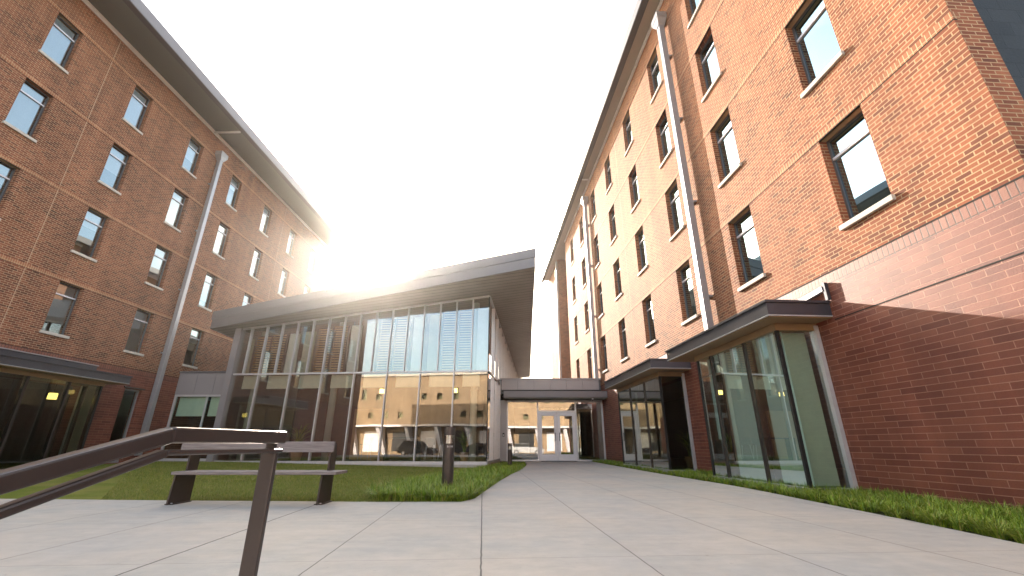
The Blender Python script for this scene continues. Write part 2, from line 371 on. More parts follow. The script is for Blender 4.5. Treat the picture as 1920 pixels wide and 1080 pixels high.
def building(nm,origin,az,o,label,x_near,x_gnear,x_far,cols,w,ztop,bays,ghole,spouts,ov,vj,depth=14,ext=9):
    root=empty(nm,(origin[0],origin[1],0),R_(90-az),label,'building')
    Y=lambda off:o*off
    holes=[(x,x+w,h-WH,h) for x in cols for h in HEADS]
    mb=MB(); wall_holes(mb,x_near,x_far,3.72,ztop,holes,o)
    # return of the corner and the far end
    mb.box(x_near,x_near+.25,Y(-.0),Y(-.42),3.72,ztop) if False else mb.quad((x_near,0,3.72),(x_near,Y(-.42),3.72),(x_near,Y(-.42),ztop),(x_near,0,ztop))
    mb.quad((x_far,0,3.72),(x_far,Y(-depth),3.72),(x_far,Y(-depth),ztop),(x_far,0,ztop))
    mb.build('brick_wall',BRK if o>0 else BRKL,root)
    gh=[(a+.02,b-.02,.08,2.77) for a,b in bays]+ghole
    g=MB(); wall_holes(g,x_gnear,x_far,-.62,3.50,gh,o)
    g.quad((x_gnear,0,-.62),(x_gnear,Y(-depth),-.62),(x_gnear,Y(-depth),3.7),(x_gnear,0,3.7)); g.quad((x_far,0,-.62),(x_far,Y(-depth),-.62),(x_far,Y(-depth),3.7),(x_far,0,3.7))
    g.build('ground_floor_wall',BRG,root)
    s=MB().quad((x_gnear,0,3.5),(x_far,0,3.5),(x_far,0,3.7),(x_gnear,0,3.7)); s.build('soldier_course',BRGS,root)
    MB().box(x_gnear,x_far,Y(.004),Y(-.12),3.70,3.72).build('shelf_joint',JOINT,root)
    for h in HEADS:
        MB().box(x_near-.004,x_far,Y(.006),Y(-.10),h+.014,h+.150).build('soldier_course',BRKS,root)
        MB().box(x_near-.003,x_far,Y(.003),Y(-.05),h+.000,h+.0135).build('shelf_joint',JOINT,root)
    for x in vj: MB().box(x-.008,x+.008,Y(.003),Y(-.01),3.73,ztop-.1).build('control_joint',SEAL,root)
    # slate-clad return wall and floors / rooms behind the windows
    MB().box(x_near+.06,x_near+.3,Y(-.42),Y(-depth),3.72,ztop).build('slate_wall',SLATE,root)
    MB().box(x_gnear+.05,x_near+.06,Y(-.05),Y(-depth),3.6,3.70).build('low_roof',FASC,root)
    c=MB().box(x_near+.35,x_far-.1,Y(-1.5),Y(-depth+.1),3.5,ztop-.05)
    c.box(x_gnear+.2,x_far-.1,Y(-5.5),Y(-depth+.1),0,3.48); c.build('inner_wall',INT if o<0 else INTR,root)
    f=MB().box(x_gnear+.2,x_far-.1,Y(-.32),Y(-5.5),-.1,.03)
    f.build('ground_floor',INTF,root)
    f=MB()
    for z in (3.5,6.62,9.57,12.52,15.5): f.box(x_near+.35,x_far-.1,Y(-.31),Y(-1.5),z,z+.12)
    f.box(x_near+.35,x_far-.1,Y(-1.5),Y(-5.5),3.38,3.48); f.build('ceiling',INT,root)
    # roof
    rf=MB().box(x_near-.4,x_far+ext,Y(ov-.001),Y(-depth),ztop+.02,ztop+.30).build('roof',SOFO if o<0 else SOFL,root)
    MB().box(x_near-.62,x_far+ext+.2,Y(ov+.001),Y(ov+.24),ztop-.06,ztop+.38).build('gutter_lip',DARKL,rf)
    MB().box(x_near-.64,x_far+ext+.22,Y(ov+.242),Y(ov+.27),ztop-.045,ztop+.42).build('fascia',FASCL,rf)
    MB().box(x_near-.62,x_near-.4,Y(ov+.0),Y(-depth),ztop-.06,ztop+.38).build('fascia',FASC,rf)
    MB().box(x_near-.62,x_far+ext+.2,Y(ov+.2),Y(-depth),ztop+.302,ztop+.36).build('roof_sheet',FASC,rf)
    MB().box(x_near,x_far,Y(0.002),Y(.06),ztop-.15,ztop+.018).build('eave_trim',TRIM,rf)
    # windows
    rnd=random.Random(11 if o>0 else 4); proto=None
    for ci,x in enumerate(cols):
        for hi,h in enumerate(HEADS):
            if proto is None or True:
                z0=h-WH
                if proto is None:
                    fr=MB(); d0,d1=Y(-.15),Y(-.21); t=.038
                    fr.box(0,t,d0,d1,.02,WH).box(w-t,w,d0,d1,.02,WH).box(t,w-t,d0,d1,WH-t,WH).box(t,w-t,d0,d1,.02,.02+t)
                    win=fr.build('window',WFR,root); proto=win
                    a=MB().box(t,w-t,Y(-.14),Y(-.2),WH-.45,WH-.40).build('transom_bar',WHITE,win)
                    a=MB().quad((t,Y(-.18),.06),(w-t,Y(-.18),.06),(w-t,Y(-.18),WH-.04),(t,Y(-.18),WH-.04)).build('pane',GWIN if o>0 else GWL,win)
                    a=MB().box(-.05,w+.05,Y(.055),Y(-.14),-.075,.02).build('sill',STONE,win,bevel=.008)
                    bl=MB().box(.05,w-.05,Y(-.25),Y(-.255),0,1).build('blind',BLIND,win)
                    win.location=(x,0,z0)
                else:
                    win=proto.copy(); C.objects.link(win); win.parent=root; win.location=(x,0,z0)
                    for ch in proto.children:
                        c=ch.copy(); C.objects.link(c); c.parent=win; c.matrix_parent_inverse=ch.matrix_parent_inverse.copy()
                for ch in win.children:
                    if ch.name.startswith('blind'):
                        L=rnd.choice([.6,1.0,1.35,1.68,1.68,1.68]) if o<0 else .22; ch.scale=(1,1,L); ch.location=(0,0,WH-.05-L)
    # downspouts
    for x,zb in spouts:
        ds=MB().box(x-.10,x+.10,Y(.08),Y(.27),zb,14.95).build('downspout',ALU,root,bevel=.012)
        hp=MB().hexa([(x-.10,Y(.05),14.9),(x+.10,Y(.05),14.9),(x+.10,Y(.29),14.9),(x-.10,Y(.29),14.9),(x-.24,Y(.01),15.15),(x+.24,Y(.01),15.15),(x+.24,Y(.36),15.15),(x-.24,Y(.36),15.15)])
        hp.box(x-.25,x+.25,Y(.01),Y(.37),15.15,15.38); hp.build('hopper',ALU,ds)
        for z in (4.6,7.6,10.7,13.4):
            MB().box(x-.135,x+.135,Y(.0),Y(.085),z,z+.05).build('bracket',ALU,ds)
        MB().tube((x+(-.7 if o<0 else -1.0),Y(.0),ztop-.09),(x+(-.7 if o<0 else -1.0),Y(ov),ztop-.09),.055).build('scupper_pipe',PALE,ds,smooth=True)
    return root,Y

def bay(root,Y,x0,x1,mull,blinds,glassm=GBAY,cx0=None,cx1=None,cov=1.2,jamb_near=True,upper=None):
    D=.8
    zt=2.77
    b=MB().box(x0-.03,x1+.03,Y(0),Y(D+.03),zt,2.90).build('bay_window',SOFC,root)           # head
    MB().box(x0-.0,x1,Y(0),Y(D+.02),-.05,.08).build('curb',ALU,b)
    MB().box(x0-.002,x0+.055,Y(D-.055),Y(D+.002),.08,zt).build('corner_post',BLK,b)
    MB().box(x1-.055,x1+.002,Y(D-.055),Y(D+.002),.08,zt).build('corner_post',BLK,b)
    for m in mull:
        MB().box(m-.03,m+.03,Y(D+.01),Y(D-.12),.08,zt).build('mullion',BRONZE,b)
    MB().box(x0-.06,x0+.03,Y(.003),Y(.075),.0,2.86).build('jamb',SILVER,b)
    MB().box(x1-.03,x1+.06,Y(.003),Y(.075),.0,2.86).build('jamb',SILVER,b)
    xs=[x0+.055]+[q for m in mull for q in (m-.03,m+.03)]+[x1-.055]
    for i in range(0,len(xs),2):
        MB().quad((xs[i],Y(D-.02),.08),(xs[i+1],Y(D-.02),.08),(xs[i+1],Y(D-.02),zt),(xs[i],Y(D-.02),zt)).build('glass_pane',glassm,b)
        if blinds:
            MB().box(xs[i]+.02,xs[i+1]-.20,Y(D-.14),Y(D-.15),.10,zt-.01).build('blind',BLINDF,b)
    for xe,s in ((x0+.02,1),(x1-.02,-1)):
        MB().quad((xe,Y(.07),.08),(xe,Y(D-.055),.08),(xe,Y(D-.055),zt),(xe,Y(.07),zt)).build('glass_pane',glassm,b)
    if blinds: MB().box(x0+.13,x0+.14,Y(.16),Y(D-.16),.10,zt-.01).build('blind',BLINDG,b)
    MB().box(x0+.06,x1-.06,Y(D-.06),Y(-.32),.03,.085).build('bay_floor',INTF,b)
    # canopy
    cn=MB().box(cx0,cx1,Y(0.0),Y(cov),2.94,3.17).build('canopy',CAN,root)
    MB().box(cx0-.03,cx1+.03,Y(0.0),Y(cov+.03),3.172,3.215).build('cap',CAN,cn)
    MB().box(cx0-.006,cx1+.006,Y(0.0),Y(cov+.01),2.925,2.9395).build('drip_edge',PALE,cn)
    MB().box(cx0+.03,cx1-.03,Y(0.0),Y(cov-.03),2.905,2.9245).build('canopy_soffit',SOFC,cn)
    if upper: MB().box(upper[0],upper[1],Y(0),Y(1.1),3.216,3.37).build('canopy_upstand',CAN,cn); 
    if upper: MB().box(upper[0]-.02,upper[1]+.02,Y(0),Y(1.13),3.371,3.40).build('cap',ALU,cn)
    return b,cn

colsR=[5.77+3.22*k for k in range(8)]
RB,YR=building('brick_building',(RX0,0),AZR,1,'sunlit orange brick building with rows of windows on the right side of the courtyard',4.22,-6.0,31.2,colsR,.95,16.16,[(7.9,11.1),(13.6,18.0)],[],[(11.35,3.22),(23.55,0)],.5,[17.7])
bay(RB,YR,7.9,11.1,[9.0,10.4],True,GBAY,7.45,11.92,1.2)
bay(RB,YR,13.6,18.0,[15.0,16.5],False,GDK,13.05,18.2,1.25)
# wing beyond the recess
w=MB().box(34.9,40,YR(0),YR(-13.9),-.62,16.15).build('far_wing',BRK,RB)
MB().box(34.95,35.12,YR(.02),YR(.18),0,16).build('downspout',ALU,RB)
MB().box(6.2,34.8,YR(-13.9),YR(-14.1),-.62,16.15).build('back_wall',BRK,RB)
MB().box(-6,40,YR(.0),YR(.004),2.855,2.88).box(-6,40,YR(.0),YR(-.02),2.85,2.86) if False else None
MB().box(-6,7.42,YR(.004),YR(-.05),2.85,2.868).build('reveal_joint',JOINT,RB)
st=MB().bar((8.5,YR(.05),3.36),(7.44,YR(.05),3.45),.07,.09).build('sign_bracket',ALU,RB)
MB().box(7.37,7.43,YR(.01),YR(.075),3.22,3.55).build('bracket_plate',CAN,st)

colsL=[4.42+3.2*k for k in range(9)]
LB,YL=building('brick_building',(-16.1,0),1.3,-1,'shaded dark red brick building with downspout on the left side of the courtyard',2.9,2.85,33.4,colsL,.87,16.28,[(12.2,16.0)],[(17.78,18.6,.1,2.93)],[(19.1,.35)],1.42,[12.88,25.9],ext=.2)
bay(LB,YL,12.2,16.0,[13.5,14.8],False,GDK,11.6,16.6,1.2,upper=(11.6,15.25))
MB().box(15.62,15.94,YL(.62),YL(.63),.1,2.75).build('blind',SHADE,LB)
dr=MB().box(17.78,17.84,YL(-.12),YL(-.2),.1,2.93).box(18.54,18.6,YL(-.12),YL(-.2),.1,2.93).box(17.84,18.54,YL(-.12),YL(-.2),2.87,2.93).box(17.84,18.54,YL(-.12),YL(-.2),.1,.22).build('side_door',ALU,LB)
MB().quad((17.84,YL(-.16),.22),(18.54,YL(-.16),.22),(18.54,YL(-.16),2.87),(17.84,YL(-.16),2.87)).build('glass_pane',GBAY,dr)
MB().box(17.7,18.7,YL(.0),YL(.04),2.95,3.0).build('door_lintel',DARKL,LB)
MB().box(2.9,33.4,YL(-13.9),YL(-14.1),-.62,16.2).build('back_wall',BRK,LB)

# ------------------------------------------------------------------ glass pavilion
GAZ=95
GP=empty('glass_building',(-1.05,19,0),R_(90-GAZ),'glass-walled pavilion with a tilted grey roof between the two brick buildings','building')
top=lambda u,v:7.33+.1117*u-.07*v
RP=[(-13.05,-.55),(2.19,-2.31),(1.79,4.07),(.99,17.78),(-13.05,17.8)]
rf=MB().prism(RP,lambda x,y:top(x,y)+.0,lambda x,y:top(x,y)+.12).build('roof',SOFP,GP)
def edge_band(poly,i0,i1,out0,out1,z0,z1):
    mb=MB(); cx=sum(p[0] for p in poly)/len(poly); cy=sum(p[1] for p in poly)/len(poly)
    m=len(poly)
    for i in range(i0,i1):
        a=Vector(poly[i%m]); b=Vector(poly[(i+1)%m]); d=(b-a).normalized(); n=Vector((d.y,-d.x))
        pts=[a+n*out0-d*out1,b+n*out0+d*out1,b+n*out1+d*out1,a+n*out1-d*out1]
        mb.hexa([(q.x,q.y,top(q.x,q.y)+z0) for q in pts]+[(q.x,q.y,top(q.x,q.y)+z1) for q in pts])
    return mb
edge_band(RP,0,1,.0,.04,-.03,.40).build('fascia',FASCL,rf)
edge_band(RP,0,1,.0,.07,.405,.80).build('fascia',FASCL,rf)
edge_band(RP,1,3,.0,.04,-.03,.80).build('fascia',FASCL,rf)
edge_band(RP,3,5,.0,.04,-.03,.80).build('fascia',FASCL,rf)
MB().prism(RP,lambda x,y:top(x,y)+.6,lambda x,y:top(x,y)+.72).build('roof_sheet',FASC,rf)
cw=MB(); cw.box(-11.85,.0,-.05,.07,3.785,3.855)         # transom
cw.box(-11.85,0,-.05,.08,.05,.12)
cw.hexa([(-11.85,-.05,top(-11.85,0)-.07),(0,-.05,top(0,0)-.07),(0,.07,top(0,0)-.07),(-11.85,.07,top(-11.85,0)-.07),(-11.85,-.05,top(-11.85,0)-.005),(0,-.05,top(0,0)-.005),(0,.07,top(0,0)-.012),(-11.85,.07,top(-11.85,0)-.012)])
cw=cw.build('curtain_wall',SILVER,GP)
MB().box(-12.1,.06,-.12,.1,-.62,.0).build('plinth',CON_D,GP)
MB().box(-12.1,.02,-.09,.08,.0,.045).build('sill_rail',SILVER,GP)
LU=[-1.52*k for k in range(8)]+[-11.85]
for u in LU[1:-1]: MB().box(u-.024,u+.024,-.075,.10,.121,3.784).build('mullion',SILVER,cw)
UU=[-.76*k for k in range(16)]+[-11.85]
for u in UU[1:-1]: MB().box(u-.021,u+.021,-.075,.10,3.856,top(u,0)-.072).build('mullion',SILVER,cw)
for a,b in zip(LU[1:],LU[:-1]):
    MB().quad((a+.028,.0,.12),(b-.028,.0,.12),(b-.028,.0,3.785),(a+.028,.0,3.785)).build('glass_pane',GPAV,cw)
for a,b in zip(UU[1:],UU[:-1]):
    MB().quad((a+.026,.0,3.855),(b-.026,.0,3.855),(b-.026,.0,top(b,0)-.07),(a+.026,.0,top(a,0)-.07)).build('glass_pane',GPAV,cw)
MB().box(-12.15,-11.86,-.16,.16,-.3,top(-12,0)-.01).build('corner_post',PANEL,GP)
# side curtain wall
sw=MB(); sw.box(-.07,.05,.0,17,3.785,3.855); sw.box(-.07,.05,0,4.2,.05,.12)
sw.hexa([(-.07,.0,top(0,0)-.07),(.05,0,top(0,0)-.07),(.05,17,top(0,17)-.07),(-.07,17,top(0,17)-.07),(-.07,.0,top(0,0)-.012),(.05,0,top(0,0)-.006),(.05,17,top(0,17)-.006),(-.07,17,top(0,17)-.012)])
sw=sw.build('side_curtain_wall',ALU,GP)
MB().box(-.02,.02,-.02,.02,.12,3.785).box(-.02,.02,-.02,.02,3.856,7.25).build('glass_corner',BLK,sw)
VV=[1.52*k for k in range(12)]; VV[-1]=17
for a,b in zip(VV[:-1],VV[1:]):
    MB().quad((0,a+.03,3.855),(0,b-.03,3.855),(0,b-.03,top(0,b)-.07),(0,a+.03,top(0,a)-.07)).build('glass_pane',GPAV,sw)
    MB().box(-.1,.085,b-.026,b+.026,3.856,top(0,b)-.072).build('mullion',SILVER,sw)
for a,b in ((0,1.52),(1.52,3.04),(3.04,4.15)):
    MB().quad((0,a+.03,.12),(0,b-.03,.12),(0,b-.03,3.785),(0,a+.03,3.785)).build('glass_pane',GPAV,sw)
    MB().box(-.1,.085,b-.026,b+.026,.121,3.784).build('mullion',SILVER,sw)
MB().box(-.2,.06,0,17,-.62,.045).build('plinth',CON_D,GP)
MB().box(-.15,.04,4.25,17,.05,3.78).build('side_wall',PANEL,GP)
MB().prism([(-12.1,.17),(-11.95,.17),(-11.95,17),(-12.1,17)],-.62,lambda x,y:top(x,y)-.02).build('left_wall',PANEL,GP)
MB().prism([(-12.1,17.05),(0,17.05),(0,17.2),(-12.1,17.2)],-.62,lambda x,y:top(x,y)-.02).build('back_wall',PANEL,GP)
# inside
MB().box(-11.9,-.1,.12,17,-.1,.045).build('floor',INTF,GP)
co=MB().box(-11.4,-2.6,4.6,16,.05,4.6); co.build('core_wall',INTD,GP)
MB().box(-7.9,-6.1,4.5,4.59,.05,2.6).build('timber_wall_panel',SLAT,GP)
for u,v in ((-11.25,.75),(-7.4,.9),(-.72,.72)): MB().tube((u,v,.05),(u,v,top(u,v)-.01),.15,k=24).build('column',COLM,GP,smooth=True)
for a,b in zip(LU[1:],LU[:-1]):
    if b>-.1: b-=.35
    MB().box(a+.36,b-.05,.20,.21,3.18,3.78).build('roller_shade',SHADE,GP)
for k in range(16):
    a=UU[k+1];b=UU[k]
    if k%4 in (1,2):
        s=MB(); z=3.95
        while z<top(a,0)-.35: s.box(a+.05,b-.05,.42,.45,z,z+.055); z+=.118
        s.build('timber_screen',SLAT,GP)
        MB().box(a+.05,b-.05,.60,.62,3.9,top(a,0)-.3).build('screen_backing',INTD,GP)
    else:
        MB().box(a+.16,b-.06,.40,.41,3.9,top(a,0)-.42).build('roller_shade',BLIND if k%4==0 else BLINDG,GP)
MB().box(-11.8,-.6,.62,.7,3.80,3.9).build('screen_rail',INTD,GP)

# ------------------------------------------------------------------ entrance link
EN=empty('entrance_hall',(0,23.2,0),0,'low glazed entrance hall with white double doors between pavilion and right brick building','entrance hall')
MB().box(-.62,4.72,-.10,9,4.02,4.10).build('coping',PANEL,EN)
for i in range(6):
    x0=-.55+i*.86; MB().box(x0,x0+.848,-.06,.0,3.5,4.018).build('parapet_panel',PANEL,EN)
MB().box(-.6,4.7,.0,8.9,3.3,4.01).build('roof',FASC,EN)
MB().box(-.55,4.7,-.02,.01,3.36,3.5).build('shadow_gap',BLK,EN)
MB().box(-.42,4.95,-.95,-.02,3.02,3.33).build('canopy_beam',FASCL,EN)
MB().box(-.40,4.9,-.90,-.0,2.96,3.018).build('canopy_soffit',SOFO,EN)
MB().box(-.60,-.27,-.12,.12,0,2.955).build('pilaster',PANEL,EN)
MB().box(4.72,5.05,-.10,.12,0,2.955).build('brick_pier',BRG,EN)
MB().box(4.98,5.06,-1.2,-.9,0,2.90).build('slim_post',SILVER,EN)
fr=MB().box(-.27,4.72,-.05,.05,2.86,2.955).box(-.27,-.21,-.05,.05,0,2.86).box(4.64,4.72,-.05,.05,0,2.86)
fr.box(1.30,1.38,-.05,.05,0,2.86).box(3.26,3.34,-.05,.05,0,2.86).box(-.21,1.30,-.05,.05,0,.07).box(3.34,4.64,-.05,.05,0,.07).box(1.38,3.26,-.05,.05,2.36,2.44)
fr=fr.build('door_frame',SILVER,EN)
for a,b,c,d in ((-.21,1.30,.07,2.86),(3.34,4.64,.07,2.86),(1.38,3.26,2.44,2.86)):
    MB().quad((a,0,c),(b,0,c),(b,0,d),(a,0,d)).build('glass_pane',GDOOR,fr)
for x0,x1,hx in ((1.385,2.315,2.22),(2.325,3.255,2.42)):
    t=.15
    dr=MB().box(x0,x0+t,-.03,.03,.02,2.355).box(x1-t,x1,-.03,.03,.02,2.355).box(x0+t,x1-t,-.03,.03,2.355-.18,2.355).box(x0+t,x1-t,-.03,.03,.02,.32).build('door',WHITE,EN)
    MB().quad((x0+t,0,.32),(x1-t,0,.32),(x1-t,0,2.175),(x0+t,0,2.175)).build('glass_pane',GDOOR,dr)
    MB().tube((hx,-.10,.95),(hx,-.10,1.35),.014).tube((hx,-.10,.98),(hx,-.03,.98),.01).tube((hx,-.10,1.32),(hx,-.03,1.32),.01).build('handle',BLK,dr)
MB().box(-.6,4.7,.06,8.8,-.1,-.005).build('floor',INTF,EN)
MB().box(-.6,4.7,8.8,8.9,0,3.3).build('back_wall',INTD,EN)
MB().box(.2,1.2,8.70,8.79,.1,2.3).build('pale_panel',SHADE,EN)
MB().box(1.75,2.75,-.12,.35,2.66,2.70).build('door_closer_light',PALE,EN) if False else None
MB().box(1.6,2.6,1.6,1.8,2.62,2.68).build('ceiling_lamp',SHADE,EN)
tag(MB().box(1.45,3.2,-.55,-.06,.001,.018).build('door_mat',BLK),'black door mat in front of the white double doors','door mat').location=(0,23.2,0)
cam=empty('security_camera',(4.05,22.2,2.955),0,'small white dome camera under the entrance canopy','security camera')
MB().tube((0,0,0),(0,0,-.05),.05,.045).build('mount',PALE,cam); MB().tube((0,0,-.05),(0,-.03,-.12),.045,.02).build('dome',BLK,cam)
kp=empty('card_reader',(-.43,23.07,1.25),0,'black card reader on the left pilaster of the entrance','card reader')
MB().box(-.05,.05,-.03,0,-.09,.09).build('reader_body',BLK,kp,bevel=.01); MB().box(-.03,.03,-.036,-.031,-.06,.02).build('keypad',ALU,kp)

# ------------------------------------------------------------------ left link
LL=empty('connecting_wing',(0,20.4,0),0,'low grey panelled wing between the left brick building and the glass pavilion','building')
for i in range(3):
    x0=-15.60+i*.86; MB().box(x0,x0+.85,-.05,.0,2.95,3.93).build('wall_panel',PANEL,LL)
MB().box(-15.62,-13.0,-.08,.2,3.932,4.02).build('coping',FASCL,LL)
MB().box(-15.6,-13.0,.005,6,2.9,3.93).build('roof',FASC,LL)
fr=MB().box(-15.6,-13.0,-.03,.05,2.86,2.95).box(-15.6,-15.5,-.03,.05,.1,2.86).box(-14.12,-14.05,-.03,.05,.1,2.86).box(-13.08,-13.0,-.03,.05,.1,2.86).box(-15.5,-13.08,-.03,.05,.1,.2)
fr=fr.build('window_frame',SILVER,LL)
for a,b in ((-15.5,-14.12),(-14.05,-13.08)):
    MB().quad((a,0,.2),(b,0,.2),(b,0,2.86),(a,0,2.86)).build('glass_pane',GBAY,fr)
    MB().box(a+.05,b-.03,.15,.16,2.0,2.85).build('roller_shade',SHADE,fr)
MB().box(-15.6,-13,-.1,6,-.62,.09).build('plinth',CON_D,LL); MB().box(-15.6,-13,4,4.1,.1,2.9).build('back_wall',INTD,LL)

# ------------------------------------------------------------------ tan building across the street (seen in the glass)
TB=empty('brick_building',(-8,-22,-.6),math.pi,'long tan brick building with small square windows facing the courtyard','building')
TB.name='brick_building'
hl=[]
for i in range(-17,18):
    if (i*7)%5 in (0,1,3): hl.append((i*2.3,i*2.3+.8,7.4,8.3 if i%3 else 9.0))
    if (i*5)%7 in (0,2,3,5): hl.append((i*2.3+1,i*2.3+1.8,5.0,5.8))
mb=MB(); wall_holes(mb,-42,42,0,10.8,hl,-1,.25)
mb.box(-42,42,.6,18,0,10.8); mb.build('brick_wall',TAN,TB)
for a,b,c,d in hl: MB().quad((a,.2,c),(b,.2,c),(b,.2,d),(a,.2,d)).build('window',GBAY,TB)
MB().box(-42.3,42.3,-.3,18,10.8,11.1).build('coping',STONE,TB)
MB().box(-42,42,-1.9,-.05,3.75,4.0).build('awning',PALE,TB)
for i in range(-10,11):
    x=i*4.2
    MB().hexa([(x,-.05,0),(x+.5,-.05,0),(x+.5,-.4,0),(x,-.4,0),(x+.7,-.05,3.7),(x+1.2,-.05,3.7),(x+1.2,-1.6,3.7),(x+.7,-1.6,3.7)]).build('awning_bracket',WHITE,TB)
    MB().box(x+1.3,x+3.6,-.02,-.04,.5,3.2).build('shop_window',BLK if i%2 else WHITE,TB)

# ------------------------------------------------------------------ parked cars across the street (seen in the glass)
def car(loc,rz,paint,label,tall):
    r=empty('parked_car',loc,rz,label,'car','cars parked across the street')
    h=1.72 if tall else 1.42
    def prof(P,w,name,mat,par,bev=.05):
        m=MB(); k=len(P); m.v+=[(x,-w/2,z) for x,z in P]+[(x,w/2,z) for x,z in P]
        m.f.append(tuple(range(k))); m.f.append(tuple(range(2*k-1,k-1,-1)))
        for i in range(k): j=(i+1)%k; m.f.append((i,k+i,k+j,j))
        return m.build(name,mat,par,bevel=bev)
    b=prof([(-2.25,.28),(2.2,.28),(2.28,.62),(2.1,.84),(1.15,.98),(-2.1,1.02),(-2.3,.7)],1.8,'body',paint,r)
    prof([(1.1,.97),(.45,h-.1),(.2,h),(-1.6,h),(-2.05 if tall else -1.75,1.0)],1.55,'cabin',GBAY if False else BLK,r)
    prof([(.35,h-.03),(.2,h+.01),(-1.62,h+.01),(-1.7,h-.04)],1.5,'roof_panel',paint,r,.01)
    for x in (-1.4,1.4):
        for y in (-.82,.82):
            w=MB().tube((x,y-.11,.33),(x,y+.11,.33),.33,k=24).build('wheel',BLK,r); MB().tube((x,y-.12,.33),(x,y+.12,.33),.19,k=16).build('rim',ALU,w)
    for y in (-.65,.65): MB().box(2.12,2.27,y-.17,y+.17,.62,.76).build('headlight',PALE,r,bevel=.02)
car((-17.5,-15,-.455),R_(4),plain('dark car paint',(.03,.035,.04),.25,.3),'dark parked estate car across the street from the courtyard',True)
car((-10.2,-15.2,-.455),R_(184),BLK,'black parked car across the street from the courtyard',False)
car((2.0,-15,-.455),R_(2),plain('silver car paint',(.6,.6,.6),.25,.4),'silver parked car across the street from the courtyard',False)

# ------------------------------------------------------------------ bench
BN=empty('bench',(-3.6,6.55,0),0,'wood and brown steel bench at the edge of the lawn','bench')
def plate(x):
    m=MB(); t=.022
    prof=[(-.19,0.0),(.24,0.0),(.25,.66),(.20,.78),(.035,.78),(.03,.415),(-.16,.37)]
    n=len(m.v); k=len(prof)
    m.v+=[(x-t/2,y,z) for y,z in prof]+[(x+t/2,y,z) for y,z in prof]
    m.f.append(tuple(range(k-1,-1,-1))); m.f.append(tuple(range(k,2*k)))
    for i in range(k): j=(i+1)%k; m.f.append((i,j,k+j,k+i))
    return m
for x in (-1.0,1.0):
    l=plate(x).build('leg',BENCHM,BN); MB().box(x-.05,x+.05,-.16,.22,.0,.012).build('foot_plate',BENCHM,l)
    MB().tube((x+.03,-.14,.012),(x+.03,-.14,.022),.012).build('bolt',PALE,l)
MB().box(-1.03,1.21,-.21,.035,.372,.412).build('seat',WOODB,BN,bevel=.006)
MB().box(-1.03,1.21,.045,.23,.372,.412).build('seat',WOODB,BN,bevel=.006)
MB().hexa([(-1.12,-.02,.655),(1.06,-.02,.655),(1.06,.022,.655),(-1.12,.022,.655),(-1.12,-.005,.80),(1.06,-.005,.80),(1.06,.032,.80),(-1.12,.032,.80)]).build('backrest',WOODB,BN,bevel=.006)

# ------------------------------------------------------------------ bollards
def bollard(loc,h,label,z0=0):
    r=empty('bollard_light',loc,0,label,'bollard light','bollard lights in the grass bed')
    MB().tube((0,0,-.1),(0,0,h*.74),.098,k=28).build('post',RAIL,r,smooth=False)
    ln=MB().tube((0,0,h*.74),(0,0,h*.87),.088,k=28,cap=False).build('lens',GDOOR,r,smooth=True)
    MB().tube((0,0,h*.74+.001),(0,0,h*.865),.062,.012,k=20).build('reflector_cone',WHITE,ln,smooth=True)
    MB().tube((0,0,h*.87),(0,0,h),.098,k=28).build('cap',RAIL,r)
    for a in range(3):
        t=a*2.1+1.4; MB().tube((.088*math.cos(t),.088*math.sin(t),h*.74),(.088*math.cos(t),.088*math.sin(t),h*.87),.006,k=6).build('rod',RAIL,r)
    return r
b1=bollard((-1.10,8.0,0),1.05,'brown bollard light with white number standing in the near tufts of grass')
b2=bollard((-.09,19.5,-.12),.95,'brown bollard light beside the glass corner near the entrance')
tx=bpy.data.curves.new('number_text','FONT'); tx.body='B-108'; tx.size=.042; tx.extrude=.001; tx.align_x='CENTER'
tmp=bpy.data.objects.new('tmp_text',tx); C.objects.link(tmp); bpy.context.view_layer.update()
me=bpy.data.meshes.new_from_object(tmp.evaluated_get(bpy.context.evaluated_depsgraph_get())); bpy.data.objects.remove(tmp)
to=bpy.data.objects.new('number',me); C.objects.link(to); me.materials.clear(); me.materials.append(PALE); to.parent=b1; to.location=(.03,-.0985,.715); to.rotation_euler=(R_(90),0,R_(8))

# ------------------------------------------------------------------ handrail
HR=empty('handrail',(-.82,1.56,0),0,'brown square-tube handrail sloping down the steps at the left foreground','handrail')
P0=Vector((.02,.02,.775)); d=Vector((-.092,-.37,0)).normalized()
P1=P0+d*.41; P2=P1+d*2.2+Vector((0,0,-.66))
def rail(zo,w,h,name,mat=RAIL,side=0,h2=None,dz=0):
    m=MB(); a=P0+Vector((side,0,zo)); b=P1+Vector((side,0,zo)); c=P2+Vector((side,0,zo+dz))
    m.bar(a,b,w,h); m.bar(b-d*.004+Vector((0,0,-.001)),c,w*.98,(h2 or h)*.98); return m.build(name,mat,HR,bevel=.006)
rail(0,.046,.040,'top_rail'); rail(-.043,.034,.014,'lower_rail',h2=.022,dz=-.11)
MB().box(-.025,.025,-.011,.011,-.0,.728).build('post',RAIL,HR,bevel=.004)
MB().box(-.014,.014,-.009,.009,.728,.757).build('post_neck',RAIL,HR)
q=P1+d*1.7
MB().box(q.x-.025,q.x+.025,q.y-.011,q.y+.011,-.5,P1.z-.51-.02).build('post',RAIL,HR,bevel=.004)
MB().box(-.07,.07,-.06,.06,.0,.012).build('foot_plate',RAIL,HR)

